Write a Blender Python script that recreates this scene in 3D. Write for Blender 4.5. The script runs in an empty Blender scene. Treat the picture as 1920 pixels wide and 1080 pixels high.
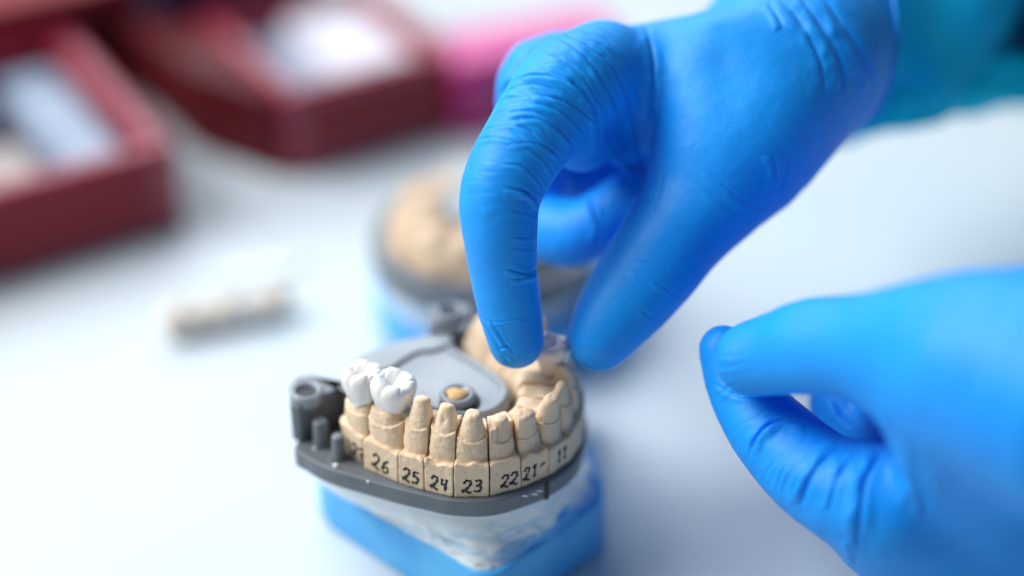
import bpy, bmesh, math, random
import numpy as np
from mathutils import Vector, noise as mnoise
from mathutils.bvhtree import BVHTree

MM = 0.001
S = bpy.context.scene
COL = S.collection
random.seed(4)
rng = np.random.default_rng(7)

# ------------------------------------------------------------------ camera
PITCH = math.radians(34)
FOC = 70.0
FPX = FOC / 36.0 * 1920.0
CAM = np.array([0.0, -360.0, 336.5])
FW = np.array([0, math.cos(PITCH), -math.sin(PITCH)])
UP = np.array([0, math.sin(PITCH), math.cos(PITCH)])
RT = np.array([1.0, 0, 0])
cam_d = bpy.data.cameras.new('camera')
cam = bpy.data.objects.new('camera', cam_d)
COL.objects.link(cam)
cam.location = Vector(CAM * MM)
cam.rotation_euler = (math.pi / 2 - PITCH, 0, 0)
cam_d.lens = FOC
cam_d.sensor_width = 36
cam_d.clip_start = 0.01
cam_d.clip_end = 30
cam_d.dof.use_dof = True
cam_d.dof.focus_distance = 0.462
cam_d.dof.aperture_fstop = 1.95
S.camera = cam

# ------------------------------------------------------------------ light
W = bpy.data.worlds.new('World')
S.world = W
W.use_nodes = True
bg = W.node_tree.nodes['Background']
bg.inputs[0].default_value = (0.72, 0.86, 1.0, 1)
bg.inputs[1].default_value = 0.15

def area(name, loc, target, sx, sy, watts, col):
    l = bpy.data.lights.new(name, 'AREA')
    l.shape = 'RECTANGLE'
    l.size = sx; l.size_y = sy; l.energy = watts; l.color = col
    o = bpy.data.objects.new(name, l)
    COL.objects.link(o)
    o.location = loc
    d = Vector(target) - Vector(loc)
    o.rotation_euler = d.to_track_quat('-Z', 'Y').to_euler()
    return o
area('window_light', (-0.45, 1.7, 1.30), (-0.05, 0.1, 0.0), 1.7, 1.0, 27, (0.90, 0.96, 1.0))
area('ceiling_light', (-0.95, 0.15, 1.05), (0, 0.03, 0.03), 0.9, 0.9, 29, (0.97, 0.985, 1.0))

S.view_settings.view_transform = 'Standard'
S.view_settings.look = 'None'
S.view_settings.gamma = 1
S.view_settings.exposure = 0.06

# ------------------------------------------------------------------ projection helpers (mm)
def pz(x, y, z):
    d = FW + RT * (x - 960) / FPX + UP * (540 - y) / FPX
    return CAM + d * (z - CAM[2]) / d[2]
def pd(x, y, dep):
    return CAM + dep * (FW + RT * (x - 960) / FPX + UP * (540 - y) / FPX)
def project(P):
    q = P - CAM
    w = q @ FW
    return 960 + FPX * (q @ RT) / w, 540 - FPX * (q @ UP) / w

# ------------------------------------------------------------------ object helpers
def link(o, parent=None):
    COL.objects.link(o)
    if parent is not None: o.parent = parent
    return o
def tag(o, label=None, cat=None, group=None, kind=None):
    if label: o['label'] = label
    if cat: o['category'] = cat
    if group: o['group'] = group
    if kind: o['kind'] = kind
    return o
def thing(name, loc, label, cat, group=None):
    o = bpy.data.objects.new(name, None)
    o.empty_display_size = 0.01
    link(o)
    o.location = Vector(np.array(loc) * MM)
    tag(o, label, cat, group)
    return o
def mesh_obj(name, V, Fc, mat, parent=None, smooth=True, bevel=0, seg=2, sub=0):
    """V in world millimetres."""
    V = np.asarray(V, dtype=float)
    off = np.array(parent.location) / MM if parent is not None else np.zeros(3)
    if parent is not None and parent.parent is not None:
        off = np.array(parent.location) / MM + np.array(parent.parent.location) / MM
    me = bpy.data.meshes.new(name)
    me.from_pydata([tuple(v) for v in (V - off) * MM], [], [tuple(f) for f in Fc])
    me.update()
    if smooth: me.polygons.foreach_set('use_smooth', [True] * len(me.polygons))
    me.materials.append(mat)
    o = bpy.data.objects.new(name, me)
    link(o, parent)
    if bevel:
        m = o.modifiers.new('bevel', 'BEVEL')
        m.width = bevel * MM; m.segments = seg; m.limit_method = 'ANGLE'; m.angle_limit = math.radians(35)
        try: me.shade_smooth_by_angle = True
        except Exception: pass
    if sub:
        m = o.modifiers.new('sub', 'SUBSURF'); m.levels = sub; m.render_levels = sub
    return o
def big_mesh(name, V, Q, mat, parent=None):
    """fast quad mesh from numpy arrays (mm)"""
    off = np.array(parent.location) / MM if parent is not None else np.zeros(3)
    me = bpy.data.meshes.new(name)
    V = (V - off) * MM
    me.vertices.add(len(V)); me.vertices.foreach_set('co', V.astype(np.float32).ravel())
    n = len(Q)
    me.loops.add(n * 4); me.loops.foreach_set('vertex_index', Q.astype(np.int32).ravel())
    me.polygons.add(n)
    me.polygons.foreach_set('loop_start', (np.arange(n) * 4).astype(np.int32))
    me.polygons.foreach_set('use_smooth', np.ones(n, dtype=bool))
    me.update(calc_edges=True)
    me.materials.append(mat)
    o = bpy.data.objects.new(name, me)
    return link(o, parent)

# ------------------------------------------------------------------ implicit surface mesher
def surface_nets(fn, lo, hi, h, cull=4):
    lo = np.array(lo, float); hi = np.array(hi, float)
    n = np.ceil((hi - lo) / h).astype(int) + 1
    ax = [lo[i] + h * np.arange(n[i]) for i in range(3)]
    val = np.empty(n, np.float32)
    c = cull
    if c > 1:   # look at a coarse grid first, then only near the surface
        cax = [a[::c] + h * (c - 1) / 2 for a in ax]
        X, Y, Z = np.meshgrid(*cax, indexing='ij')
        cv = fn(np.stack([X.ravel(), Y.ravel(), Z.ravel()], 1)).reshape(X.shape)
        up = np.repeat(np.repeat(np.repeat(cv, c, 0), c, 1), c, 2)[:n[0], :n[1], :n[2]]
        val[:] = up
        near = np.argwhere(np.abs(up) < h * c * 1.7)
    else:
        near = np.argwhere(np.ones(n, bool))
    for i in range(0, len(near), 300000):
        q = near[i:i + 300000]
        val[q[:, 0], q[:, 1], q[:, 2]] = fn(lo + h * q)
    val[0] = val[-1] = 1; val[:, 0] = val[:, -1] = 1; val[:, :, 0] = val[:, :, -1] = 1
    ins = val < 0
    c = np.zeros(n - 1, np.int8)
    for a in (0, 1):
        for b in (0, 1):
            for d in (0, 1):
                c += ins[a:n[0] - 1 + a, b:n[1] - 1 + b, d:n[2] - 1 + d]
    act = (c > 0) & (c < 8)
    idx = -np.ones(n - 1, np.int64)
    cells = np.argwhere(act)
    idx[act] = np.arange(len(cells))
    acc = np.zeros((len(cells), 3)); cnt = np.zeros(len(cells))
    for axis in range(3):
        o1, o2 = [k for k in range(3) if k != axis]
        for a in (0, 1):
            for b in (0, 1):
                c0 = cells.copy(); c0[:, o1] += a; c0[:, o2] += b
                c1 = c0.copy(); c1[:, axis] += 1
                v0 = val[c0[:, 0], c0[:, 1], c0[:, 2]].astype(float); v1 = val[c1[:, 0], c1[:, 1], c1[:, 2]].astype(float)
                m = (v0 < 0) != (v1 < 0)
                t = np.where(m, v0 / np.where(m, v0 - v1, 1), 0)
                p = c0.astype(float); p[:, axis] += t
                acc[m] += p[m]; cnt[m] += 1
    V = lo + h * acc / cnt[:, None]
    quads = []
    for axis in range(3):
        o1, o2 = (axis + 1) % 3, (axis + 2) % 3
        s0 = [slice(None)] * 3; s1 = [slice(None)] * 3
        s0[axis] = slice(0, -1); s1[axis] = slice(1, None)
        A = ins[tuple(s0)]; B = ins[tuple(s1)]
        e = np.argwhere(A != B)
        ok = (e[:, o1] > 0) & (e[:, o2] > 0) & (e[:, o1] < n[o1] - 1) & (e[:, o2] < n[o2] - 1)
        e = e[ok]
        fl = A[e[:, 0], e[:, 1], e[:, 2]]
        def cid(d1, d2):
            q = e.copy(); q[:, o1] += d1; q[:, o2] += d2
            return idx[q[:, 0], q[:, 1], q[:, 2]]
        q = np.stack([cid(-1, -1), cid(0, -1), cid(0, 0), cid(-1, 0)], 1)
        q[~fl] = q[~fl][:, ::-1]
        quads.append(q)
    return V, np.concatenate(quads)

def grad(fn, V, e=0.15):
    G = np.empty_like(V)
    for k in range(3):
        d = np.zeros(3); d[k] = e
        G[:, k] = fn(V + d) - fn(V - d)
    return G / (np.linalg.norm(G, axis=1, keepdims=True) + 1e-9), np.linalg.norm(G, axis=1) / (2 * e)
def snap(fn, V, it=2, lim=0.6):
    for _ in range(it):
        n, m = grad(fn, V)
        f = fn(V) / np.clip(m, 0.5, 2)
        V = V - n * np.clip(f, -lim, lim)[:, None]
    return V
def subdivide(V, Q):
    nV = len(V)
    E = np.concatenate([Q[:, [0, 1]], Q[:, [1, 2]], Q[:, [2, 3]], Q[:, [3, 0]]])
    Es = np.sort(E, 1)
    key = Es[:, 0].astype(np.int64) * nV + Es[:, 1]
    u, inv = np.unique(key, return_inverse=True)
    ev = np.stack([u // nV, u % nV], 1)
    EV = V[ev].mean(1)
    FV = V[Q].mean(1)
    m = len(Q)
    e = inv.reshape(4, m).T + nV
    f = np.arange(m) + nV + len(u)
    Q2 = np.concatenate([np.stack([Q[:, 0], e[:, 0], f, e[:, 3]], 1), np.stack([e[:, 0], Q[:, 1], e[:, 1], f], 1),
                         np.stack([f, e[:, 1], Q[:, 2], e[:, 2]], 1), np.stack([e[:, 3], f, e[:, 2], Q[:, 3]], 1)])
    return np.concatenate([V, EV, FV]), Q2
def vnormals(V, Q):
    d1 = V[Q[:, 2]] - V[Q[:, 0]]; d2 = V[Q[:, 3]] - V[Q[:, 1]]
    fn = np.cross(d1, d2)
    N = np.zeros_like(V)
    for k in range(4):
        for c in range(3):
            N[:, c] += np.bincount(Q[:, k], fn[:, c], len(V))
    return N / (np.linalg.norm(N, axis=1, keepdims=True) + 1e-12)
def relax(V, Q, it=2, f=0.5):
    for _ in range(it):
        A = np.zeros_like(V); c = np.zeros(len(V))
        for a, b in ((0, 1), (1, 2), (2, 3), (3, 0)):
            for i, j in ((a, b), (b, a)):
                for k in range(3): A[:, k] += np.bincount(Q[:, i], V[Q[:, j], k], len(V))
                c += np.bincount(Q[:, i], minlength=len(V))
        V = V * (1 - f) + f * A / np.maximum(c, 1)[:, None]
    return V
def smin(a, b, k):
    if k <= 0: return np.minimum(a, b)
    h = np.clip(0.5 + 0.5 * (b - a) / k, 0, 1)
    return b + (a - b) * h - k * h * (1 - h)
def smax(a, b, k): return -smin(-a, -b, k)
def cone(P, a, b, ra, rb):
    ba = b - a
    t = np.clip(((P - a) @ ba) / max(ba @ ba, 1e-6), 0, 1)
    return np.linalg.norm(P - a - t[:, None] * ba, axis=1) - (ra + (rb - ra) * t)
def ellipsoid(P, c, r):
    q = (P - c) / r
    l = np.linalg.norm(q, axis=1)
    return (l - 1) * np.min(r)
# cheap vectorised value noise
_perm = rng.permutation(4096).astype(np.int64)
_rv = rng.random(4096) * 2 - 1
def vnoise(P, s):
    P = P / s
    i = np.floor(P).astype(np.int64); f = P - i
    f = f * f * (3 - 2 * f)
    r = 0
    for a in (0, 1):
        for b in (0, 1):
            for c in (0, 1):
                h = _perm[(_perm[(_perm[(i[:, 0] + a) & 4095] + i[:, 1] + b) & 4095] + i[:, 2] + c) & 4095]
                w = (f[:, 0] if a else 1 - f[:, 0]) * (f[:, 1] if b else 1 - f[:, 1]) * (f[:, 2] if c else 1 - f[:, 2])
                r = r + w * _rv[h]
    return r

# ------------------------------------------------------------------ materials
def mat(name, col, rough=0.5, spec=0.5, bump=0, bscale=500, sss=0, sssr=(1, 0.5, 0.3), coat=0, var=None, vscale=100, vamt=0.5,
        metallic=0, trans=0, sheen=0, sss_scale=0.002, rvar=0, bdist=0.0003):
    m = bpy.data.materials.new(name); m.use_nodes = True
    nt = m.node_tree; N = nt.nodes; L = nt.links
    p = N['Principled BSDF']
    p.inputs['Base Color'].default_value = (*col, 1)
    p.inputs['Roughness'].default_value = rough
    p.inputs['Specular IOR Level'].default_value = spec
    p.inputs['Metallic'].default_value = metallic
    p.inputs['Transmission Weight'].default_value = trans
    p.inputs['Coat Weight'].default_value = coat
    p.inputs['Coat Roughness'].default_value = 0.08
    p.inputs['Sheen Weight'].default_value = sheen
    if sss:
        p.inputs['Subsurface Weight'].default_value = sss
        p.inputs['Subsurface Radius'].default_value = sssr
        p.inputs['Subsurface Scale'].default_value = sss_scale
    tc = N.new('ShaderNodeTexCoord')
    if var is not None:
        nz = N.new('ShaderNodeTexNoise'); nz.inputs['Scale'].default_value = vscale; nz.inputs['Detail'].default_value = 6
        L.new(tc.outputs['Object'], nz.inputs['Vector'])
        r = N.new('ShaderNodeValToRGB'); r.color_ramp.elements[0].position = 0.5 - 0.3 * vamt; r.color_ramp.elements[1].position = 0.5 + 0.3 * vamt
        r.color_ramp.elements[0].color = (*col, 1); r.color_ramp.elements[1].color = (*var, 1)
        L.new(nz.outputs['Fac'], r.inputs['Fac']); L.new(r.outputs['Color'], p.inputs['Base Color'])
    if rvar:
        nr = N.new('ShaderNodeTexNoise'); nr.inputs['Scale'].default_value = vscale * 2.3; nr.inputs['Detail'].default_value = 5
        L.new(tc.outputs['Object'], nr.inputs['Vector'])
        mr = N.new('ShaderNodeMapRange'); mr.inputs['To Min'].default_value = rough - rvar; mr.inputs['To Max'].default_value = rough + rvar
        L.new(nr.outputs['Fac'], mr.inputs['Value']); L.new(mr.outputs['Result'], p.inputs['Roughness'])
    if bump:
        nb = N.new('ShaderNodeTexNoise'); nb.inputs['Scale'].default_value = bscale; nb.inputs['Detail'].default_value = 5
        L.new(tc.outputs['Object'], nb.inputs['Vector'])
        b = N.new('ShaderNodeBump'); b.inputs['Strength'].default_value = bump; b.inputs['Distance'].default_value = bdist
        L.new(nb.outputs['Fac'], b.inputs['Height']); L.new(b.outputs['Normal'], p.inputs['Normal'])
    return m

M = {}
M['table'] = mat('table_laminate', (0.55, 0.62, 0.66), 0.5, 0.35, var=(0.59, 0.655, 0.69), vscale=9, bump=0.1, bscale=900, rvar=0.05)
M['glove'] = mat('nitrile_blue', (0.0, 0.285, 0.87), 0.53, 0.40, var=(0.0, 0.33, 0.92), vscale=45, bump=0.42, bscale=1500, bdist=0.0002, rvar=0.06, sheen=0.04)
M['sleeve'] = mat('teal_cloth', (0.0, 0.52, 0.90), 0.8, 0.2, bump=0.3, bscale=2500, var=(0.0, 0.58, 0.92), vscale=30, sheen=0.1)
M['navy'] = mat('navy_box_and_shade', (0.003, 0.035, 0.09), 0.9, 0.1)
M['stone'] = mat('die_stone', (0.78, 0.57, 0.375), 0.62, 0.35, bump=0.9, bscale=1500, var=(0.88, 0.69, 0.49), vscale=190, sss=0.22, sssr=(1, 0.6, 0.35), sss_scale=0.0015, vamt=1)
M['stonecut'] = M['stone']
M['ceramic'] = mat('ceramic', (0.85, 0.82, 0.765), 0.16, 0.55, var=(0.88, 0.86, 0.82), vscale=90, sss=0.35, sssr=(1, 0.8, 0.6), sss_scale=0.0022, coat=0.3, bump=0.08, bscale=700)
M['ceramic_pink'] = mat('warm_ceramic', (0.90, 0.80, 0.73), 0.3, 0.4, sss=0.15, sssr=(1, 0.7, 0.5), sss_scale=0.002, coat=0.3)
M['grey'] = mat('grey_plastic', (0.125, 0.145, 0.165), 0.36, 0.5, bump=0.25, bscale=1200, var=(0.145, 0.165, 0.185), vscale=150, rvar=0.08)
M['greylight'] = mat('grey_plastic_reflect', (0.19, 0.225, 0.255), 0.28, 0.6, bump=0.3, bscale=220, var=(0.30, 0.335, 0.365), vscale=60, rvar=0.08)  # same grey plastic, lightened in colour for its surface reflection
M['dark'] = mat('dark_gap_shadow', (0.02, 0.022, 0.026), 0.5)
M['blue'] = mat('blue_rubber', (0.12, 0.52, 0.90), 0.42, 0.4, bump=0.3, bscale=400, var=(0.08, 0.42, 0.86), vscale=70, sss=0.1, sssr=(.1, .5, 1))
M['ink'] = mat('black_ink', (0.006, 0.006, 0.012), 0.55)
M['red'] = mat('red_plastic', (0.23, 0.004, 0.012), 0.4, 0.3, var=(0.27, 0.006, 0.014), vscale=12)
M['red_reflect'] = mat('red_plastic_reflect', (0.28, 0.014, 0.038), 0.3, 0.6)  # red plastic with reflected light put into its pinker colour
M['redin'] = mat('dark_red_floor_and_shade', (0.12, 0.004, 0.010), 0.5, 0.2)  # darker red: tray floors, and shade painted on the corner tray's walls
M['pink'] = mat('magenta_plastic', (0.44, 0.012, 0.15), 0.3, 0.5)
M['pinkl'] = mat('light_pink_plastic', (0.62, 0.05, 0.27), 0.35, 0.5)
M['paper'] = mat('lilac_paper', (0.60, 0.58, 0.68), 0.7, var=(0.75, 0.74, 0.82), vscale=30)
M['greybits'] = mat('grey_stone_bits', (0.30, 0.28, 0.27), 0.7, var=(0.42, 0.36, 0.34), vscale=60)
M['bluegrey'] = mat('blue_grey_plastic', (0.13, 0.19, 0.28), 0.4, var=(0.3, 0.36, 0.48), vscale=25)
M['cream'] = mat('cream_resin', (0.62, 0.46, 0.33), 0.5, var=(0.90, 0.82, 0.72), vscale=55, sss=0.1)

# plaster: off-white, with blue duplicating silicone smeared over it
def plaster_mat():
    m = mat('white_plaster', (0.66, 0.71, 0.73), 0.18, 0.5, coat=0.7, sss=0.3, sssr=(0.6, 0.8, 1),  bump=0.5, bscale=230, bdist=0.0006)
    nt = m.node_tree; N = nt.nodes; L = nt.links; p = N['Principled BSDF']
    tc = N.new('ShaderNodeTexCoord')
    mp = N.new('ShaderNodeMapping'); mp.inputs['Rotation'].default_value = (0.12, -0.1, 0.2); mp.inputs['Scale'].default_value = (38, 38, 190)
    L.new(tc.outputs['Object'], mp.inputs['Vector'])
    nz = N.new('ShaderNodeTexNoise'); nz.inputs['Scale'].default_value = 1.0; nz.inputs['Detail'].default_value = 5; nz.inputs['Distortion'].default_value = 0.9
    L.new(mp.outputs['Vector'], nz.inputs['Vector'])
    sx = N.new('ShaderNodeSeparateXYZ'); L.new(tc.outputs['Object'], sx.inputs['Vector'])
    mr = N.new('ShaderNodeMapRange'); mr.inputs['From Min'].default_value = 0.015; mr.inputs['From Max'].default_value = 0.030
    mr.inputs['To Min'].default_value = 0.13; mr.inputs['To Max'].default_value = -0.15
    L.new(sx.outputs['Z'], mr.inputs['Value'])
    mrx = N.new('ShaderNodeMapRange'); mrx.inputs['From Min'].default_value = -0.04; mrx.inputs['From Max'].default_value = 0.02
    mrx.inputs['To Min'].default_value = -0.07; mrx.inputs['To Max'].default_value = 0.07
    L.new(sx.outputs['X'], mrx.inputs['Value'])
    a1 = N.new('ShaderNodeMath'); a1.operation = 'ADD'; L.new(nz.outputs['Fac'], a1.inputs[0]); L.new(mr.outputs['Result'], a1.inputs[1])
    a = N.new('ShaderNodeMath'); a.operation = 'ADD'; L.new(a1.outputs[0], a.inputs[0]); L.new(mrx.outputs['Result'], a.inputs[1])
    r = N.new('ShaderNodeValToRGB')
    e = r.color_ramp.elements
    e[0].position = 0.50; e[0].color = (0.78, 0.84, 0.86, 1)
    e[1].position = 0.72; e[1].color = (0.03, 0.36, 0.84, 1)
    x = e.new(0.58); x.color = (0.50, 0.69, 0.83, 1)
    x = e.new(0.64); x.color = (0.25, 0.55, 0.85, 1)
    L.new(a.outputs[0], r.inputs['Fac']); L.new(r.outputs['Color'], p.inputs['Base Color'])
    return m
M['plaster'] = plaster_mat()

# ------------------------------------------------------------------ generic shape builders (mm, world)
def prism(poly, z0, z1, top_inset=0.0):
    P = np.array(poly, float); n = len(P)
    c = P.mean(0)
    Q = P + (c - P) / np.linalg.norm(c - P, axis=1, keepdims=True) * top_inset
    V = [(x, y, z0) for x, y in P] + [(x, y, z1) for x, y in Q]
    Fc = [tuple(range(n))[::-1], tuple(range(n, 2 * n))] + [(i, (i + 1) % n, n + (i + 1) % n, n + i) for i in range(n)]
    return V, Fc
def round_poly(poly, r, seg=6):
    P = [np.array(p, float) for p in poly]; out = []
    n = len(P)
    for i in range(n):
        a, b, c = P[i - 1], P[i], P[(i + 1) % n]
        u = (a - b); lu = np.linalg.norm(u); u /= lu
        v = (c - b); lv = np.linalg.norm(v); v /= lv
        rr = min(r, lu * 0.45, lv * 0.45)
        p0, p1 = b + u * rr, b + v * rr
        for k in range(seg + 1):
            t = k / seg
            out.append((1 - t) ** 2 * p0 + 2 * t * (1 - t) * b + t * t * p1)
    return out
def spline(pts, n, closed=False):
    P = np.array(pts, float); out = []
    m = len(P)
    segs = m if closed else m - 1
    for i in range(segs):
        g = lambda k: P[k % m] if closed else P[min(max(k, 0), m - 1)]
        p0, p1, p2, p3 = g(i - 1), g(i), g(i + 1), g(i + 2)
        for k in range(n):
            t = k / n
            out.append(0.5 * ((2 * p1) + (-p0 + p2) * t + (2 * p0 - 5 * p1 + 4 * p2 - p3) * t * t + (-p0 + 3 * p1 - 3 * p2 + p3) * t ** 3))
    if not closed: out.append(P[-1])
    return np.array(out)
def lathe(prof, c, seg=40, axis=None):
    c = np.array(c, float)
    V = []; Fc = []
    for r, z in prof:
        for k in range(seg):
            a = 2 * math.pi * k / seg
            V.append((c[0] + r * math.cos(a), c[1] + r * math.sin(a), c[2] + z))
    for j in range(len(prof) - 1):
        for k in range(seg):
            a, b = j * seg + k, j * seg + (k + 1) % seg
            Fc.append((a, b, b + seg, a + seg))
    Fc.append(tuple(range(seg))[::-1]); Fc.append(tuple(range((len(prof) - 1) * seg, len(prof) * seg)))
    return V, Fc
def tube(path, r, seg=8):
    path = np.array(path, float); n = len(path)
    rr = np.full(n, r) if np.isscalar(r) else np.array(r, float)
    V = []; Fc = []
    for i in range(n):
        d = path[min(i + 1, n - 1)] - path[max(i - 1, 0)]; d /= np.linalg.norm(d) + 1e-9
        u = np.cross(d, [0, 0, 1.0]);
        if np.linalg.norm(u) < 1e-3: u = np.cross(d, [0, 1.0, 0])
        u /= np.linalg.norm(u); v = np.cross(u, d)
        for k in range(seg):
            a = 2 * math.pi * k / seg
            V.append(path[i] + rr[i] * (u * math.cos(a) + v * math.sin(a)))
    for i in range(n - 1):
        for k in range(seg):
            a, b = i * seg + k, i * seg + (k + 1) % seg
            Fc.append((a, b, b + seg, a + seg))
    Fc.append(tuple(range(seg))[::-1]); Fc.append(tuple(range((n - 1) * seg, n * seg)))
    return V, Fc

# ------------------------------------------------------------------ table
V, Fc = prism([(-1500, -900), (1500, -900), (1500, 1600), (-1500, 1600)], -30, 0)
t = mesh_obj('table', V, Fc, M['table'], smooth=False)
tag(t, 'glossy pale blue white laboratory table top under everything', 'table', kind='structure')

# ------------------------------------------------------------------ dental arch layout
ZT = 35.0
CUTS = [  # outer (x, y), inner (x, y) of every saw cut from tooth 27 round to tooth 17
    ((-42.0, 17.5), (-36.0, 25.5)), ((-35.4, 10.0), (-29.0, 18.5)), ((-26.9, 4.3), (-21.8, 14.0)), ((-20.7, 1.6), (-16.8, 11.5)),
    ((-13.7, -0.9), (-11.5, 9.6)), ((-5.2, -0.7), (-6.0, 9.8)), ((2.3, 2.6), (-1.8, 12.0)), ((8.9, 7.0), (0.6, 15.2)),
    ((14.0, 12.6), (1.7, 19.0)), ((17.0, 19.4), (1.9, 22.6)), ((18.0, 27.0), (1.2, 26.3)), ((17.2, 34.2), (-0.8, 30.0)),
    ((15.0, 41.0), (-3.6, 33.5)), ((10.4, 49.0), (-7.6, 38.5)), ((4.0, 56.0), (-13.5, 43.5))]

# tooth: number, block height, margin height, top height, top pixel, stump width at margin / top, has lingual shelf height
DIES = [
    ('27', 8.5, 14.0, 17.5, (682, 740), 9.6, 6.0, 15.5, 'molar'),
    ('26', 8.6, 14.0, 17.5, (738, 745), 9.3, 6.4, 15.5, 'molar'),
    ('25', 8.6, 15.8, 22.6, (793, 745), 6.0, 3.0, 16.0, 'premolar'),
    ('24', 8.6, 16.0, 22.2, (839, 758), 6.0, 2.7, 16.6, 'premolar'),
    ('23', 9.4, 14.8, 21.4, (887, 774), 6.4, 3.0, 15.5, 'canine'),
    ('22', 9.0, 13.6, 19.4, (940, 783), 5.4, 2.6, 16.4, 'incisor'),
    ('21', 8.2, 12.6, 19.2, (984, 774), 6.8, 4.2, 15.0, 'incisor'),
    ('11', 7.6, 13.5, 20.6, (1036, 744), 6.4, 3.8, 15.2, 'incisor'),
    ('12', 8.0, 14.5, 20.6, (1053, 718), 5.6, 2.4, 15.5, 'incisor'),
    ('13', 8.0, 15.5, 21.8, (1054, 690), 6.4, 2.6, 16.5, 'canine'),
    ('14', 8.0, 15.5, 20.0, (1048, 662), 6.4, 3.6, 16.5, 'premolar'),
    ('15', 8.0, 15.5, 21.6, (1030, 640), 6.4, 3.6, 16.5, 'premolar'),
    ('16', 8.5, 17.0, 24.0, (1016, 605), 8.6, 6.4, 18.0, 'molar'),
    ('17', 8.5, 17.0, 22.5, (930, 612), 9.0, 6.6, 19.0, 'molar'),
]
SCUFF = {'27': 'second molar die under the leftmost white crown, its rounded end marked 27',
         '26': 'wide tan stone die under the second white crown, marked 26 in ink',
         '25': 'narrow tan stone die with a blunt peg, marked 25, right of the crowned dies',
         '24': 'tan stone die with a dimpled peg and crumbly ledge, marked 24',
         '23': 'tan stone die with a smooth round peg and pale ledge, marked 23',
         '22': 'tan stone die with a small peg beside a flat topped heel, marked 22',
         '21': 'tan stone die with a hollowed slope beneath its peg, marked 21',
         '11': 'tan stone die with a leaning oval peg on the front right bend, marked 11',
         '12': 'unmarked tan stone die with a pointed peg just behind the die marked 11',
         '13': 'unmarked tan stone die with a fin shaped peg under the gap between thumb and finger',
         '14': 'unmarked tan stone die just under the crown that the fingers hold',
         '15': 'tan stone die mostly hidden behind the pointing gloved fingertip',
         '16': 'tan stone die with a pale top showing between fingertip and thumb',
         '17': 'rounded blurred tan stone die at the far end, left of the gloved fingertip'}
DIG = {
    '2': [[(0.08, 0.74), (0.16, 0.92), (0.38, 1.0), (0.60, 0.92), (0.66, 0.72), (0.52, 0.48), (0.28, 0.22), (0.06, 0.04), (0.02, 0.14), (0.16, 0.22), (0.34, 0.14), (0.46, 0.0), (0.62, -0.06), (0.78, 0.02)]],
    '7': [[(0.05, 0.85), (0.3, 0.97), (0.75, 0.95), (0.55, 0.6), (0.4, 0.25), (0.35, 0.0)], [(0.2, 0.45), (0.75, 0.55)]],
    '6': [[(0.62, 0.98), (0.35, 0.8), (0.15, 0.5), (0.10, 0.2), (0.3, 0.0), (0.58, 0.06), (0.66, 0.3), (0.48, 0.46), (0.2, 0.36)]],
    '5': [[(0.25, 0.92), (0.2, 0.55), (0.5, 0.58), (0.7, 0.36), (0.6, 0.08), (0.32, 0.0), (0.1, 0.1)], [(0.25, 0.93), (0.75, 0.97)]],
    '4': [[(0.18, 0.95), (0.15, 0.55), (0.35, 0.48), (0.62, 0.55)], [(0.66, 1.0), (0.6, 0.5), (0.55, 0.0)]],
    '3': [[(0.15, 0.88), (0.42, 1.0), (0.64, 0.84), (0.5, 0.6), (0.3, 0.52), (0.58, 0.46), (0.68, 0.2), (0.44, 0.0), (0.1, 0.06)]],
    '1': [[(0.18, 0.72), (0.45, 1.0), (0.44, 0.5), (0.42, 0.02)], [(0.2, 0.02), (0.62, 0.06)]],
    '-': [[(0.1, 0.62), (0.45, 0.72), (0.8, 0.85)]],
}
WRITE = {'27': ('27', 0.74, 0.46, 2.0, 3.8, -0.3), '26': ('26', 0.50, 0.43, 2.8, 3.9, -0.12), '25': ('25', 0.50, 0.40, 2.4, 3.6, -0.1), '24': ('24', 0.52, 0.38, 2.5, 3.5, 0.0),
         '23': ('23', 0.53, 0.36, 2.8, 3.4, 0.03), '22': ('22', 0.62, 0.40, 2.5, 3.3, 0.0), '21': ('21-', 0.46, 0.44, 2.3, 3.4, 0.0), '11': ('11', 0.60, 0.52, 2.2, 3.5, 0.0)}

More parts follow.
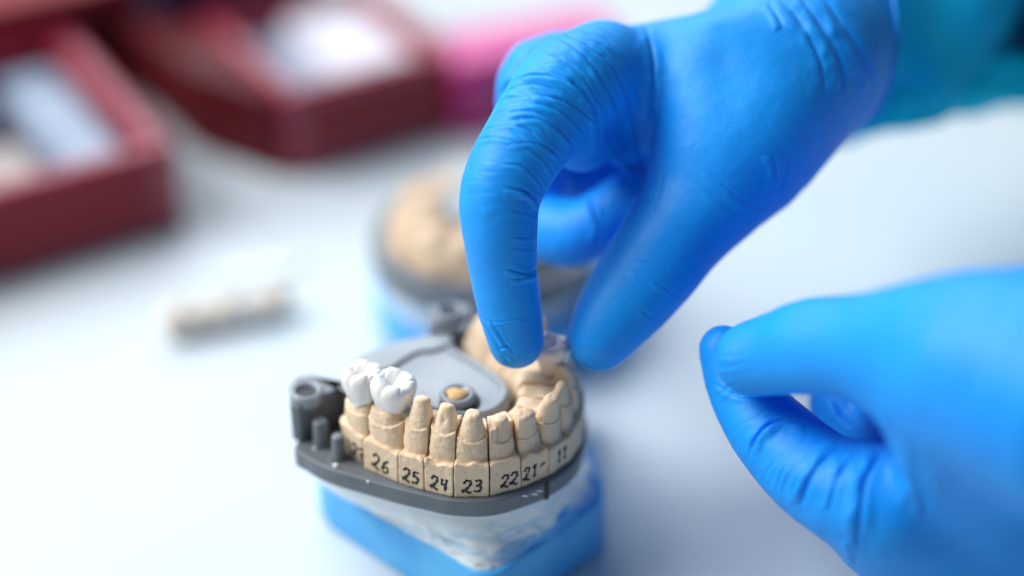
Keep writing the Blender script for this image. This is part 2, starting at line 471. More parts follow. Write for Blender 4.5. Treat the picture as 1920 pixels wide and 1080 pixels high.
def build_die(i):
    num, hb, hm, ht, tpx, wm, wt, hl, typ = DIES[i]
    if typ != 'molar': wm *= 1.10; wt *= 1.16
    A, IA = [np.array(p) for p in CUTS[i]]
    B, IB = [np.array(p) for p in CUTS[i + 1]]
    tdir = (B - A) / np.linalg.norm(B - A); bdir = np.array([tdir[1], -tdir[0]])
    Mo = (A + B) / 2; w = np.linalg.norm(B - A)
    Lin = float(np.mean([(Mo - IA) @ bdir, (Mo - IB) @ bdir]))
    topw = pz(tpx[0], tpx[1], ZT + ht)[:2] - Mo
    tt, tb = float(topw @ tdir), float(topw @ bdir)
    tt = max(-w * 0.3, min(w * 0.3, tt)); tb = max(-Lin * 0.75, min(-2.2, tb))
    base_b = min(-2.0 - wm * 0.42, tb + 0.8) if typ != 'molar' else -Lin * 0.5
    if typ == 'molar': tb = base_b
    base_t = tt * 0.5
    def loc(p): q = p - Mo; return np.array([q @ tdir, q @ bdir])
    def plane(P0, P1, other):
        a, b = loc(P0), loc(P1); d = (b - a) / np.linalg.norm(b - a); nrm = np.array([d[1], -d[0]])
        if (loc(other) - a) @ nrm > 0: nrm = -nrm
        return a, nrm
    pi_ = plane(IA, IB, Mo)
    pa = plane(A, IA, B); pb = plane(B, IB, A)
    far = i >= 10
    gap = 0.04 if far else 0.17
    sd = i * 31.7
    def f(P):
        t, b, z = P[:, 0], P[:, 1], P[:, 2]
        nl = vnoise(P + sd, 3.0); nf = vnoise(P + sd, 0.9)
        cutd = np.maximum((P[:, :2] - pa[0]) @ pa[1] + gap + 0.05 * nl - (5.0 * np.clip((z - 1) / 9, 0, 1) ** 1.2 if num == '27' else 0), (P[:, :2] - pb[0]) @ pb[1] + gap + 0.05 * nl)
        inner = (P[:, :2] - pi_[0]) @ pi_[1] - 0.2 + (0.38 * np.clip(z - 7, 0, 20) if far else 0)
        # label block
        zb = hb + 0.45 * vnoise(np.stack([t + sd, t * 0, t * 0], 1), 2.2) + 0.12 * nl
        bl = smax(b + 0.03 * z + 0.06 * nl, z - zb, 0.35)
        bl = np.maximum(bl, -b - 3.0)
        # tapering root and gum
        u = np.clip((z - hb + 2) / (hm - hb + 2), 0, 1)
        us = u ** 0.85
        ct = base_t * us
        a = (w * 0.60) * (1 - us) + (wm * 0.5 + 0.12) * us
        cb = -Lin * 0.5 * (1 - us) + base_b * us
        fb = -0.9 * (1 - us) + (base_b + wm * 0.44 + 0.06) * us   # buccal face position
        cB = fb - cb
        cL = Lin + cb + 2.0
        c = np.where(b > cb, cB, cL)
        ex = 2.6
        q = (np.abs((t - ct) / a) ** ex + np.abs((b - cb) / c) ** ex) ** (1 / ex)
        dz_th = 1.1 * np.clip(np.abs(t - ct) / (wm * 0.5), 0, 1.2) ** 2
        zmar = hm - 0.6 + dz_th
        root = smax((q - 1) * np.minimum(a, c) + 0.10 * nl, z - zmar - 0.4, 0.5)
        # flutes above the ledge
        root = root + 0.18 * np.exp(-((z - hb - 0.6) / 0.9) ** 2) * np.clip(b - cb, 0, 1)
        # lingual gum shelf
        sh = smax(smax(z - hl - (0.2 if far else 0.5) * nl - 0.12 * (b + Lin), b - (base_b - 0.2), 0.8), inner - 0.4 + 0.10 * (z - 8), 4.0 if far else 1.6)
        # stump
        v = np.clip((z - hm + 1) / (ht - hm + 1), 0, 1.3)
        sc_t = base_t + (tt - base_t) * v; sc_b = base_b + (tb - base_b) * v
        ra = wm * 0.5 * (1 - v) + wt * 0.5 * v; rb = wm * 0.44 * (1 - v) + wt * 0.5 * v
        if typ == 'incisor': rb = rb * (1 - 0.30 * v)
        se = 2.2 if typ != 'molar' else 2.8
        qs = (np.abs((t - sc_t) / ra) ** se + np.abs((b - sc_b) / rb) ** se) ** (1 / se)
        st = (qs - 1) * np.minimum(ra, rb) * 0.95
        topz = ht + (0.15 if typ == 'canine' else 0.35) * (b - sc_b) * (1 if typ == 'premolar' else -0.6) + 0.15 * nl
        st = smax(st, z - topz, 0.9)
        st = st + 0.05 * nl
        if num == '24': st = st + 0.5 * np.exp(-((t - sc_t) ** 2 + ((z - hm - 3) * 0.6) ** 2) / 0.5) * (b > sc_b)
        if num == '21' :
            root = root + 0.9 * np.exp(-((t - 0.9) ** 2 + ((z - hb - 1.6) * 0.7) ** 2) / 2.2) * (b > cb)
        if num == '22': sh = np.minimum(sh, smax(np.maximum(np.abs(t + 2.6) - 1.5, np.abs(b + 4.6) - 2.4), z - 17.6, 0.3))
        g = smin(smin(root, sh, 0.9), st, 0.35)
        # raised preparation margin
        ridge = (0.16 if num in ('23', '22', '21', '11', '12', '13') else 0.07) * np.exp(-((z - zmar) / 0.22) ** 2) * (qs < 1.35) * (b > base_b - 1.5)
        g = g - ridge + 0.07 * np.exp(-((z - zmar - 0.5) / 0.3) ** 2)
        g = smin(g, bl, 0.15)
        if num in ('24', '25'):
            g = smin(g, np.linalg.norm(P - np.array([(-1 if num == '24' else 1) * w * 0.42, -0.6, hb + 0.1]), axis=1) - 0.75 - 0.4 * nf, 0.3)
        g = smax(g, inner - 0.2, 0.6)
        g = smax(g, cutd, 0.12)
        if num == '27':
            g = smax(g, np.hypot(t - 0.3 + 0.12 * np.clip(z - 4, 0, 10), (b + 4.6) * 1.0) - 7.0 + 0.20 * np.clip(10 - z, 0, 10), 2.0)
        g = smax(g, -z, 0.15)
        return g + 0.06 * nf + 0.03 * vnoise(P + sd, 0.45) + 0.07 * np.clip(vnoise(P + sd, 1.7) - 0.35, 0, 1) * 3 * (b > base_b) 
    V, Q = surface_nets(f, (-w / 2 - (6.5 if num == '27' else 2.5), -Lin - 4, -0.8), (w / 2 + 2.5, 1.2, ht + 2), 0.25)
    V = snap(f, V, 1, 0.2)
    Vw = np.empty_like(V)
    Vw[:, :2] = Mo + V[:, :1] * tdir + V[:, 1:2] * bdir; Vw[:, 2] = V[:, 2] + ZT + 0.15
    # (t, b, z) keeps handedness? bdir is right-handed rotated: flip winding when needed
    if tdir[0] * bdir[1] - tdir[1] * bdir[0] < 0: Q = Q[:, ::-1]
    root_o = thing('stone_die', (Mo[0], Mo[1], ZT), SCUFF[num], 'dental die', 'removable tan stone dies standing in the grey arch tray')
    body = big_mesh('die_body', Vw, Q, M['stone'], root_o)
    # handwriting, laid on the label face
    if num in WRITE:
        txt, uc, vc, cw, chh, sl = WRITE[num]
        bv = BVHTree.FromPolygons([Vector(v) for v in Vw], [tuple(q) for q in Q])
        Vs = []; Fs = []
        n = len(txt); x0 = -w / 2 + uc * w - cw * n * 0.45
        for k, chx in enumerate(txt):
            for st in DIG[chx]:
                pts = spline(st, 6)
                jit = rng.normal(0, 0.02, 2)
                pp = []
                for (u, v) in pts:
                    tx = x0 + k * cw * 0.92 + (u + 0.12 * v + jit[0]) * cw
                    zz = hb * vc + (v - 0.5 + jit[1]) * chh + sl * (tx)
                    pp.append((tx, zz))
                pp = np.array(pp)
                rad = 0.33 + 0.10 * np.sin(np.arange(len(pp)) * 0.8 + k)
                cur = []
                for m_ in range(len(pp)):
                    o = Mo + pp[m_, 0] * tdir + 6 * bdir
                    h = bv.ray_cast(Vector((o[0], o[1], ZT + pp[m_, 1])), Vector((-bdir[0], -bdir[1], 0)), 12)
                    if h[0] is not None: cur.append((np.array(h[0]), rad[m_]))
                if len(cur) < 3: continue
                C3 = np.array([c[0] for c in cur]); base = len(Vs); nn = np.array([bdir[0], bdir[1], 0.03])
                for j in range(len(C3)):
                    d = C3[min(j + 1, len(C3) - 1)] - C3[max(j - 1, 0)]; d /= np.linalg.norm(d) + 1e-9
                    s = np.cross(d, nn); s /= np.linalg.norm(s) + 1e-9
                    r = cur[j][1] * (0.6 if j in (0, len(C3) - 1) else 1)
                    for sgn, lift in ((-1, 0.0), (-0.7, 0.09), (0.7, 0.09), (1, 0.0)):
                        Vs.append(C3[j] + s * r * sgn + nn * lift)
                for j in range(len(C3) - 1):
                    for q_ in range(3):
                        a_ = base + j * 4 + q_
                        Fs.append((a_, a_ + 1, a_ + 5, a_ + 4))
        if Vs: mesh_obj('handwritten_number', Vs, Fs, M['ink'], root_o)
    return root_o
for i in range(len(DIES)): build_die(i)

# ------------------------------------------------------------------ ceramic molar crowns
def crown(label, center, ang, wt, wb, hgt, material, group=None, scale_cusp=1.0, tilt=(0, 0), name='ceramic_crown'):
    """center: world mm of the crown's mid height; local x = along the arch, y = towards the cheek (buccal)"""
    ca, sa = math.cos(ang), math.sin(ang)
    sdn = center[0] * 3.1
    cus = [(-0.24 * wt, 0.27 * wb, 1.0), (0.24 * wt, 0.28 * wb, 0.95), (-0.25 * wt, -0.25 * wb, 0.95), (0.23 * wt, -0.24 * wb, 1.1)]
    def f(P):
        x, y, z = P[:, 0], P[:, 1], P[:, 2]
        # slightly waisted body that narrows to the neck
        v = np.clip((z + hgt * 0.55) / (hgt * 1.0), 0, 1)
        k = 0.66 + 0.34 * np.sin(v * math.pi * 0.62) / 1.0
        ax, ay = wt * 0.5 * k, wb * 0.5 * k
        q = (np.abs(x / ax) ** 2.5 + np.abs(y / ay) ** 2.5) ** (1 / 2.5)
        body = (q - 1) * np.minimum(ax, ay)
        sig = lambda v, c_, w_: np.exp(-((v - c_) / w_) ** 2)
        wx = x + 0.25 * np.sin(y * 0.9)
        zt = hgt * 0.33 + 0.0 * z
        for cx, cy, sc_ in cus:
            zt = zt + 0.66 * sc_ * sig(x, cx, 0.19 * wt) * sig(y, cy, 0.20 * wb)
        zt = zt - 2.1 * sig(x, 0.02 * wt, 0.25 * wt) * sig(y, 0, 0.17 * wb)
        arm = np.clip(1 - np.abs(x) / (0.36 * wt), 0, 1) ** 0.5
        zt = zt - 0.28 * sig(y + 0.35 * np.sin(x * 1.1), 0, 0.34) * arm
        zt = zt - 0.30 * sig(wx, 0.03 * wt, 0.40) * np.clip(y / 1.2, 0, 1)
        zt = zt - 0.26 * sig(wx, -0.04 * wt, 0.38) * np.clip(-y / 1.2, 0, 1)
        zt = zt - 0.22 * sig(np.abs(x) - 0.5 * np.abs(y), 0.24 * wt, 0.3)
        zt = zt - 0.35 * sig(np.abs(x), 0.5 * wt, 0.12 * wt)
        g = smax(body, (z - zt) * 0.85, 1.7)
        # buccal developmental groove, shallow
        g = g + 0.16 * np.exp(-(x / 0.6) ** 2) * np.clip((z + 1) / 3, 0, 1) * (y > 0) * np.clip(y / (0.4 * wb), 0, 1)
        # cervical edge, dipping to a point on the cheek side
        bottom = -hgt * 0.70 + 0.80 * np.abs(x) * np.clip(y / (0.3 * wb), 0, 1) + 1.6 * np.clip(-y / (0.4 * wb), 0, 1) * 0.6
        g = smax(g, bottom - z, 0.5)
        return g + 0.03 * vnoise(P + sdn, 1.1)
    V, Q = surface_nets(f, (-wt * .65, -wb * .65, -hgt * 0.85), (wt * .65, wb * .65, hgt * .75), 0.2)
    V = relax(V, Q, 1, 0.4); V = snap(f, V, 1, 0.15)
    tx, ty = tilt
    y2 = V[:, 1] * math.cos(tx) - V[:, 2] * math.sin(tx); z2 = V[:, 1] * math.sin(tx) + V[:, 2] * math.cos(tx)
    x2 = V[:, 0] * math.cos(ty) + z2 * math.sin(ty); z3 = -V[:, 0] * math.sin(ty) + z2 * math.cos(ty)
    # local x -> along the arch (ca, sa); local y -> buccal (sa, -ca)
    Vw = np.stack([x2 * ca + y2 * sa, x2 * sa - y2 * ca, z3], 1) + np.array(center)
    Q = Q[:, ::-1]
    o = big_mesh(name, Vw, Q, material)
    return tag(o, label, 'dental crown', group)
G = 'white ceramic molar crowns'
a26 = math.atan2(4.3 - 10.0, -26.9 + 35.4); a27 = math.atan2(-7.5, 6.6)
crown('white ceramic molar crown on the die marked 26, second from left', pz(737, 731, ZT + 20.8), a26, 10.7, 10.5, 9.0, M['ceramic'], G, tilt=(0.06, 0.05))
crown('leftmost white ceramic molar crown, on the rounded die marked 27', pz(680, 713, ZT + 21.0), a27 + 0.25, 10.0, 10.2, 8.9, M['ceramic'], G, tilt=(0.1, -0.1))
crown('small pale crown pinched between the gloved fingertip and thumb', pz(1036, 658, ZT + 23.0), 1.2, 8.6, 8.6, 8.6, M['ceramic_pink'])

# ------------------------------------------------------------------ grey arch tray
tray = thing('arch_tray', (-12, 25, 30.3), 'grey plastic arch tray with pegs that carries the numbered stone dies', 'dental tray')
outer_px = None
outl = [(-52.5, 19.5), (-49.5, 14.2), (-43.5, 9.6), (-36.0, 6.2), (-27.8, 2.6), (-20.9, 0.1), (-13.8, -2.1), (-5.0, -2.2), (3.0, 1.2), (10.0, 5.9), (15.2, 12.2), (17.7, 19.4), (18.5, 27.2), (17.6, 34.8), (15.3, 41.6), (11.0, 50.0), (6.5, 58), (-2, 66), (-12, 64), (-30, 50), (-44, 37)]
so = spline(outl, 5, closed=True)
V, Fc = prism(so, 30.3, 35.0)
mesh_obj('tray_rim', V, Fc, M['grey'], tray, smooth=False, bevel=0.45, seg=2)
# raised inner plate with rounded front
def arc(cx, cy, rx, ry, a0, a1, n): return [(cx + rx * math.cos(math.radians(a0 + (a1 - a0) * k / n)), cy + ry * math.sin(math.radians(a0 + (a1 - a0) * k / n))) for k in range(n + 1)]
ZP = 48.0
plate = [(-36.5, 26.0), (-31, 22.5), (-26, 18.4), (-20, 15.2), (-13, 12.6), (-6.5, 12.8), (-2.4, 15.6), (-0.4, 19.6), (0.0, 23.5), (-1.6, 28.0), (-5, 32.5), (-9.8, 37.4), (-14.5, 42.0)]
plate += [tuple(pz(x, y, ZP)[:2]) for x, y in ((845, 612), (802, 626), (740, 638), (672, 665), (656, 688))]
V, Fc = prism(round_poly(plate, 2.0, 3), 35.0, ZP, 0.3)
mesh_obj('raised_plate', V, Fc, M['greylight'], tray, smooth=False, bevel=0.7, seg=3)
# rounded border ridge round the plate front, and the dark parting line behind it
rim_pts = spline([(-31, 24.0, ZP), (-26, 20.0, ZP), (-20, 16.8, ZP), (-13, 14.4, ZP), (-7, 14.6, ZP), (-3.6, 17.0, ZP), (-2.0, 20.3, ZP), (-1.7, 23.6, ZP), (-3.2, 27.4, ZP), (-6.4, 31.5, ZP), (-11, 36.2, ZP), (-16, 41.0, ZP)], 5)
V, Fc = tube(rim_pts, 0.9, 10)
mesh_obj('plate_border', V, Fc, M['greylight'], tray)
V, Fc = tube(spline([pz(x, y, ZP + 0.1) for x, y in ((700, 700), (735, 690), (770, 668), (790, 660), (815, 658), (838, 648), (860, 640))], 6), [0.5] * 36 + [0.5], 8)
mesh_obj('parting_groove', V, Fc, M['dark'], tray)
# hinge lugs with ring sockets
def lug(poly, z1, ringc, name='hinge_lug'):
    V, Fc = prism(poly, 35.0, z1)
    lo = mesh_obj(name, V, Fc, M['grey'], tray, smooth=False, bevel=0.6, seg=3)
    V, Fc = lathe([(3.9, -1.0), (3.9, 1.6), (3.5, 2.1), (3.0, 2.1), (2.6, 1.7), (2.5, -0.6)], (ringc[0], ringc[1], z1), 36)
    r = mesh_obj('socket_ring', V, Fc, M['greylight'], None, smooth=True)
    r.parent = lo; r.location = -Vector(tray.location)
    V, Fc = lathe([(2.55, -0.5), (2.55, 1.2)], (ringc[0] - 0.3, ringc[1] + 0.2, z1), 24)
    r = mesh_obj('socket_hole', V, Fc, M['dark'], None, smooth=False)
    r.parent = lo; r.location = -Vector(tray.location)
    V, Fc = lathe([(1.4, 0.3), (1.3, 0.8), (0.5, 1.0)], (ringc[0] + 0.6, ringc[1] - 0.8, z1), 24)
    r = mesh_obj('socket_plug', V, Fc, M['greylight'], None, smooth=True)
    r.parent = lo; r.location = -Vector(tray.location)
    return lo
P1 = pz(575, 738, 46.5)
la, lb, lc_, ld = [tuple(pz(x, y, 35)[:2]) for x, y in ((549, 826), (566, 830), (652, 786), (600, 750))]
lug([la, lb, lc_, *[tuple(pz(x, y, 45.6)[:2]) for x, y in ((657, 738), (618, 712), (585, 702), (556, 706), (543, 724))]], 45.6, (P1[0], P1[1]))
P2 = pz(843, 596, ZP + 1)
lug([(P2[0] - 5, P2[1] - 5), (P2[0] + 5, P2[1] - 6), (P2[0] + 6, P2[1] + 6), (P2[0] - 5, P2[1] + 6)], ZP + 1.5, (P2[0], P2[1]))
# pegs
for (px, py, r, h) in ((603, 832, 1.95, 7.2), (636, 858, 1.7, 6.8)):
    c = pz(px, py, ZT)
    V, Fc = lathe([(r + 0.5, -0.3), (r + 0.2, 0.6), (r, 1.2), (r * 0.95, h - 0.4), (r * 0.75, h), (0.2, h + 0.05)], (c[0], c[1], ZT), 24)
    mesh_obj('peg', V, Fc, M['grey'], tray)
# glue blobs along the tray
for (px, py, r) in ((590, 842, 0.5), (630, 874, 0.8), (690, 903, 0.35)):
    c = pz(px, py, ZT)
    V, Fc = lathe([(r, -0.2), (r * 0.9, r * 0.5), (r * 0.5, r * 0.9), (0.1, r)], (c[0], c[1], ZT), 14)
    mesh_obj('wax_blob', V, Fc, M['ceramic'], tray)
# round fixing boss with plaster plug
B0 = pz(858, 752, ZP)
V, Fc = lathe([(4.3, -0.5), (4.3, 2.0), (3.8, 2.5), (2.9, 2.5), (2.8, 1.6)], (B0[0], B0[1], ZP), 40)
boss = mesh_obj('fixing_boss', V, Fc, M['greylight'], tray)
V, Fc = lathe([(4.9, -0.4), (4.9, 0.25), (4.4, 0.3)], (B0[0] + 0.5, B0[1] - 0.6, ZP), 40)
mesh_obj('boss_shadow', V, Fc, M['dark'], tray)  # dark offset disc painting the boss's cast shadow on the plate
V = []; Fc = []
for j, rr in enumerate((1.0, 0.8, 0.4)):
    for k in range(18):
        a = k / 18 * 2 * math.pi
        q = 2.6 * rr * (1 + 0.14 * math.sin(3 * a + 1) + 0.08 * math.sin(5 * a))
        V.append((B0[0] - 0.3 + q * math.cos(a), B0[1] + q * 0.9 * math.sin(a), ZP + 2.3 + 0.35 * j))
for j in range(2):
    for k in range(18): Fc.append((j * 18 + k, j * 18 + (k + 1) % 18, (j + 1) * 18 + (k + 1) % 18, (j + 1) * 18 + k))
Fc.append(tuple(range(36, 54)))
mesh_obj('stone_plug', V, Fc, mat('ochre_stone', (0.68, 0.42, 0.17), 0.7, bump=0.6, bscale=600), tray)
# seam notch on the front right of the rim
c1, c2 = pz(1018, 905, 34.8), None
sx, sy = 8.35, 4.55
V, Fc = prism([(sx - 0.45, sy - 0.75), (sx + 0.5, sy - 0.05), (sx + 0.2, sy + 0.6), (sx - 0.7, sy - 0.1)], 30.2, 35.1)
mesh_obj('rim_seam', V, Fc, M['dark'], tray, smooth=False)
# small chips and scratches of white plaster on the rim
for px, py in ((885, 941), (893, 943), (1003, 927), (1012, 921), (984, 930)):
    c = pz(px, py, 33.8)
    q = c + np.array([0, -0.2, 0])
    V, Fc = tube([q + np.array([-0.9, -0.05, 0.2]), q + np.array([-0.3, -0.1, 0.35]), q + np.array([0.3, 0, 0.1]), q + np.array([0.9, 0.1, 0.15])], [0.1, 0.22, 0.2, 0.08], 6)
    mesh_obj('plaster_chip', V, Fc, M['ceramic'], tray)

# ------------------------------------------------------------------ blue base with plaster mount
def base_block(name, poly, z1, parent, r=5, mat_='blue'):
    rp = round_poly(poly, r, 6)
    P = np.array(rp); c = P.mean(0); n = len(P)
    def ring(inset, z):
        d = (c - P); d /= np.linalg.norm(d, axis=1, keepdims=True)
        q = P + d * inset
        return [(x, y, z) for x, y in q]
    rings = [ring(1.2, 0.0), ring(0.4, 0.4), ring(0, 1.6), ring(0.5, z1 - 1.2), ring(0.9, z1 - 0.3), ring(1.8, z1), ring(4.5, z1), ring(6, z1 - 1.5)]
    V = sum(rings, []); Fc = [tuple(range(n))[::-1]]
    for j in range(len(rings) - 1):
        for k in range(n): Fc.append((j * n + k, j * n + (k + 1) % n, (j + 1) * n + (k + 1) % n, (j + 1) * n + k))
    Fc.append(tuple(range((len(rings) - 1) * n, len(rings) * n)))
    return mesh_obj(name, V, Fc, M[mat_], parent, smooth=True)
BP = [(-50.5, 36.0), (-47.5, 29.0), (-8.5, -7.5), (-2.5, -7.0), (22.5, 19.0), (24.0, 27.0), (15.0, 72.0), (-36.0, 76.0)]
mount = thing('model_base', (-10, 30, 0), 'bright blue rubber base with smeared white plaster under the grey tray', 'model base')
base_block('rubber_base', BP, 16.5, mount, 5)
# plaster: lumpy flared skirt between base and tray
rp = np.array(round_poly(BP, 6, 8)); cP = rp.mean(0)
def resample(P, n):
    P = np.vstack([P, P[:1]]); s = np.r_[0, np.cumsum(np.linalg.norm(np.diff(P, axis=0), axis=1))]
    u = np.linspace(0, s[-1], n, endpoint=False)
    return np.stack([np.interp(u, s, P[:, 0]), np.interp(u, s, P[:, 1])], 1)
def polar(P, c, n):
    P = resample(P, 2000); a = np.arctan2(P[:, 1] - c[1], P[:, 0] - c[0]); r = np.hypot(*(P - c).T)
    o = np.argsort(a); th = np.linspace(-math.pi, math.pi, n, endpoint=False)
    return th, np.interp(th, a[o], r[o], period=2 * math.pi)
cc = np.array([-14.0, 30.0]); NA = 400
th, rb_ = polar(rp, cc, NA); _, rt_ = polar(so, cc, NA)
V = []; NR = 34
for j in range(NR):
    u = j / (NR - 1)
    z = 14.6 + (30.35 - 14.6) * u
    wgt = (1 - u) ** 1.7
    r = (rb_ - 1.1) * wgt + (rt_ - 2.6) * (1 - wgt)
    x = cc[0] + r * np.cos(th); y = cc[1] + r * np.sin(th)
    V.append(np.stack([x, y, np.full(NA, z)], 1))
V = np.concatenate(V)
rad = V[:, :2] - cc; rad /= np.linalg.norm(rad, axis=1, keepdims=True)
uu = np.repeat(np.arange(NR) / (NR - 1), NA)
amp = (0.65 * np.exp(-((uu - 0.3) / 0.25) ** 2) + 0.08) * np.clip((1 - uu) * 8, 0, 1)
nn = vnoise(V, 8) * 1.0 + vnoise(V * np.array([1, 1, 2.2]), 3) * 0.55 + vnoise(V * np.array([1, 1, 2]), 1.3) * 0.22
sm = np.abs(vnoise(V * np.array([0.6, 0.6, 1.8]), 4.5))
V[:, :2] += rad * ((nn * amp) + 0.9 * np.exp(-(sm / 0.10) ** 2) * amp)[:, None]
Q = np.array([(j * NA + k, j * NA + (k + 1) % NA, (j + 1) * NA + (k + 1) % NA, (j + 1) * NA + k) for j in range(NR - 1) for k in range(NA)])
big_mesh('plaster_mount', V, Q, M['plaster'], mount)

# ------------------------------------------------------------------ rear model (out of focus)
rc = pz(908, 408, 38)
rx, ry = rc[0], rc[1]
rear = thing('dental_cast', (rx, ry, 0), 'blurred second tan stone cast on a grey tray and pale blue base behind the fingers', 'dental cast')
def arch_fn(P):
    q = P - np.array([rx, ry, 38.0])
    r = np.hypot(q[:, 0], q[:, 1] * 1.05)
    hz = np.clip(q[:, 2] + 7, 0, 20)
    ring = np.abs(r - 20.5 + 0.30 * hz) - 8.5 + 0.12 * hz
    d = smax(ring, np.abs(q[:, 2] + 1) - 6.5, 4.5)
    far_ = (q[:, 0] * 0.45 + q[:, 1] * 0.9) - 12
    d = smax(d, far_, 3)
    th_ = np.arctan2(q[:, 1], q[:, 0])
    return d - 0.9 * np.cos(th_ * 14) * np.clip((q[:, 2]) / 7, 0, 1) - 0.9 * vnoise(P, 6)
V, Q = surface_nets(arch_fn, (rx - 33, ry - 33, 27), (rx + 33, ry + 30, 50), 0.9, 3)
V = relax(V, Q, 1)
big_mesh('stone_arch', V, Q, mat('brown_stone', (0.56, 0.40, 0.26), 0.7, bump=0.6, bscale=600, var=(0.66, 0.49, 0.33), vscale=90), rear)
tr = [(rx + 32.6 * math.cos(a), ry + 31.5 * math.sin(a)) for a in np.linspace(0, 2 * math.pi, 48, endpoint=False)]
V, Fc = prism(tr, 25.5, 33.0); mesh_obj('tray_plate', V, Fc, M['grey'], rear, smooth=False, bevel=0.6)
V, Fc = prism(round_poly([(rx - 15, ry + 8), (rx - 8, ry - 11), (rx + 12, ry - 11), (rx + 22, ry + 2), (rx + 20, ry + 27), (rx - 12, ry + 27)], 8, 5), 29, 43.5); mesh_obj('raised_plate', V, Fc, M['greylight'], rear, smooth=False, bevel=1)
pl = [(rx + (x - rx) * 0.93, ry + (y - ry) * 0.93) for x, y in tr]
V, Fc = prism(pl, 16, 25.5); mesh_obj('plaster_mount', V, Fc, mat('pale_plaster', (0.56, 0.66, 0.76), 0.5), rear, smooth=False, bevel=1)
rb2 = [(x + rx, y + ry + 2) for x, y in ((-33, 4), (-29, -12), (-4, -37), (8, -37), (40, -14), (42, 0), (34, 34), (-28, 34))]
base_block('rubber_base', rb2, 18, rear, 5, 'blue')

# ------------------------------------------------------------------ small cream piece on the table
c0 = pz(425, 592, 3)
def cream_fn(P):
    d = cone(P, c0 + np.array([-14, -6, 1]), c0 + np.array([15, 4, 1]), 4.4, 3.4)
    for k in range(5):
        t = k / 4
        d = smin(d, np.linalg.norm(P - (c0 + np.array([-14 + 29 * t, -6 + 10 * t, 3.5])), axis=1) - 4.2 + 0.9 * (k % 2), 0.8)
    return np.maximum(d, -P[:, 2] + 0.05) - 0.2 * vnoise(P, 2.0)
V, Q = surface_nets(cream_fn, c0 + np.array([-22, -14, -4]), c0 + np.array([22, 12, 10]), 0.7)
tag(big_mesh('tooth_bridge', V, Q, M['cream']), 'small blurred cream and white tooth bridge lying on the open table', 'dental bridge')
c1 = pz(480, 505, 1)
V, Fc = prism(round_poly([(c1[0] - 12, c1[1] - 7), (c1[0] + 12, c1[1] - 2), (c1[0] + 16, c1[1] + 8), (c1[0] - 9, c1[1] + 3)], 3, 4), 0.1, 1.4, 0.3)
tag(mesh_obj('storage_tub', V, Fc, mat('clear_white_plastic', (0.60, 0.65, 0.70), 0.3), smooth=False, bevel=0.5), 'faint flat whitish plastic tub behind the cream tooth bridge', 'tub')

# ------------------------------------------------------------------ red work trays
def work_tray(name, corner, along, across, L, D, H, label, mtl, inner, group=None, wall=7.0, cat='work tray', rim=0.0):
    """open box: corner = front left bottom (mm), along / across unit vectors"""
    a = np.array(along, float); a /= np.linalg.norm(a); b = np.array(across, float); b /= np.linalg.norm(b)
    c = np.array(corner[:2], float)
    root = thing(name, (c[0], c[1], 0), label, cat, group)
    def rect(u0, u1, v0, v1): return [tuple(c + a * u + b * v) for u, v in ((u0, v0), (u1, v0), (u1, v1), (u0, v1))]
    o = []
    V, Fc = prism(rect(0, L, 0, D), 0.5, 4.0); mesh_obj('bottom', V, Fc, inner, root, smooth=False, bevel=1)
    for nm, r_, h in (('front_wall', rect(0, L, -0.2, wall), H), ('back_wall', rect(0, L, D - wall, D + 0.2), H), ('side_wall', rect(-0.2, wall, wall + .1, D - wall - .1), H), ('side_wall', rect(L - wall, L + 0.2, wall + .1, D - wall - .1), H)):
        V, Fc = prism(r_, 0.3, h, 0); mesh_obj(nm, V, Fc, mtl, root, smooth=False, bevel=2.6, seg=4)
    return root, c, a, b
def block_on(root_c, a, b, u, v, lu, lv, z0, z1, name, label, cat, m, group=None, bevel=1.5):
    P = [tuple(root_c + a * x + b * y) for x, y in ((u, v), (u + lu, v), (u + lu, v + lv), (u, v + lv))]
    V, Fc = prism(round_poly(P, min(lu, lv) * 0.2, 3), z0, z1, 0.5)
    return tag(mesh_obj(name, V, Fc, m, smooth=False, bevel=bevel), label, cat, group)
def gp(x, y, z=0): return pz(x, y, z)[:2]
GR = 'dark red plastic work trays'
# all trays stand square to one another, turned about thirty degrees
AL = np.array([math.cos(math.radians(31)), math.sin(math.radians(31))]); AC = np.array([-AL[1], AL[0]])
def panel(root, c, a, u0, u1, z0, z1):
    P = [tuple(c + a * u + np.array([a[1], -a[0]]) * v) for u, v in ((u0, 0.9), (u1, 0.9), (u1, -0.6), (u0, -0.6))]
    V, Fc = prism(P, z0, z1)
    mesh_obj('front_panel', V, Fc, M['red'], root, smooth=False, bevel=1.2, seg=3)
# left tray
fr = gp(350, 424); fl = fr - AL * 150
LT, cL, aL, bL = work_tray('work_tray', (*fl, 0), AL, AC, 150, 96, 30, 'blurred dark red work tray holding grey scraps, at the left edge', M['red_reflect'], M['redin'], GR, wall=8)
panel(LT, cL, aL, 8, 141, 8, 27)
block_on(cL, aL, bL, 60, 12, 55, 40, 4, 17, 'stone_scrap', 'brownish grey stone scrap in the front of the left red tray', 'stone scrap', M['greybits'])
block_on(cL, aL, bL, 118, 12, 20, 70, 4, 24, 'tray_insert', 'pale blue grey strip added for the lit inner right wall of the left red tray', 'case', M['bluegrey'])  # pale block painting the light on the tray's inner wall
block_on(cL, aL, bL, 55, 60, 56, 22, 4, 22, 'tool_holder', 'dull blue tool holder at the back inside the left red tray', 'holder', M['bluegrey'])
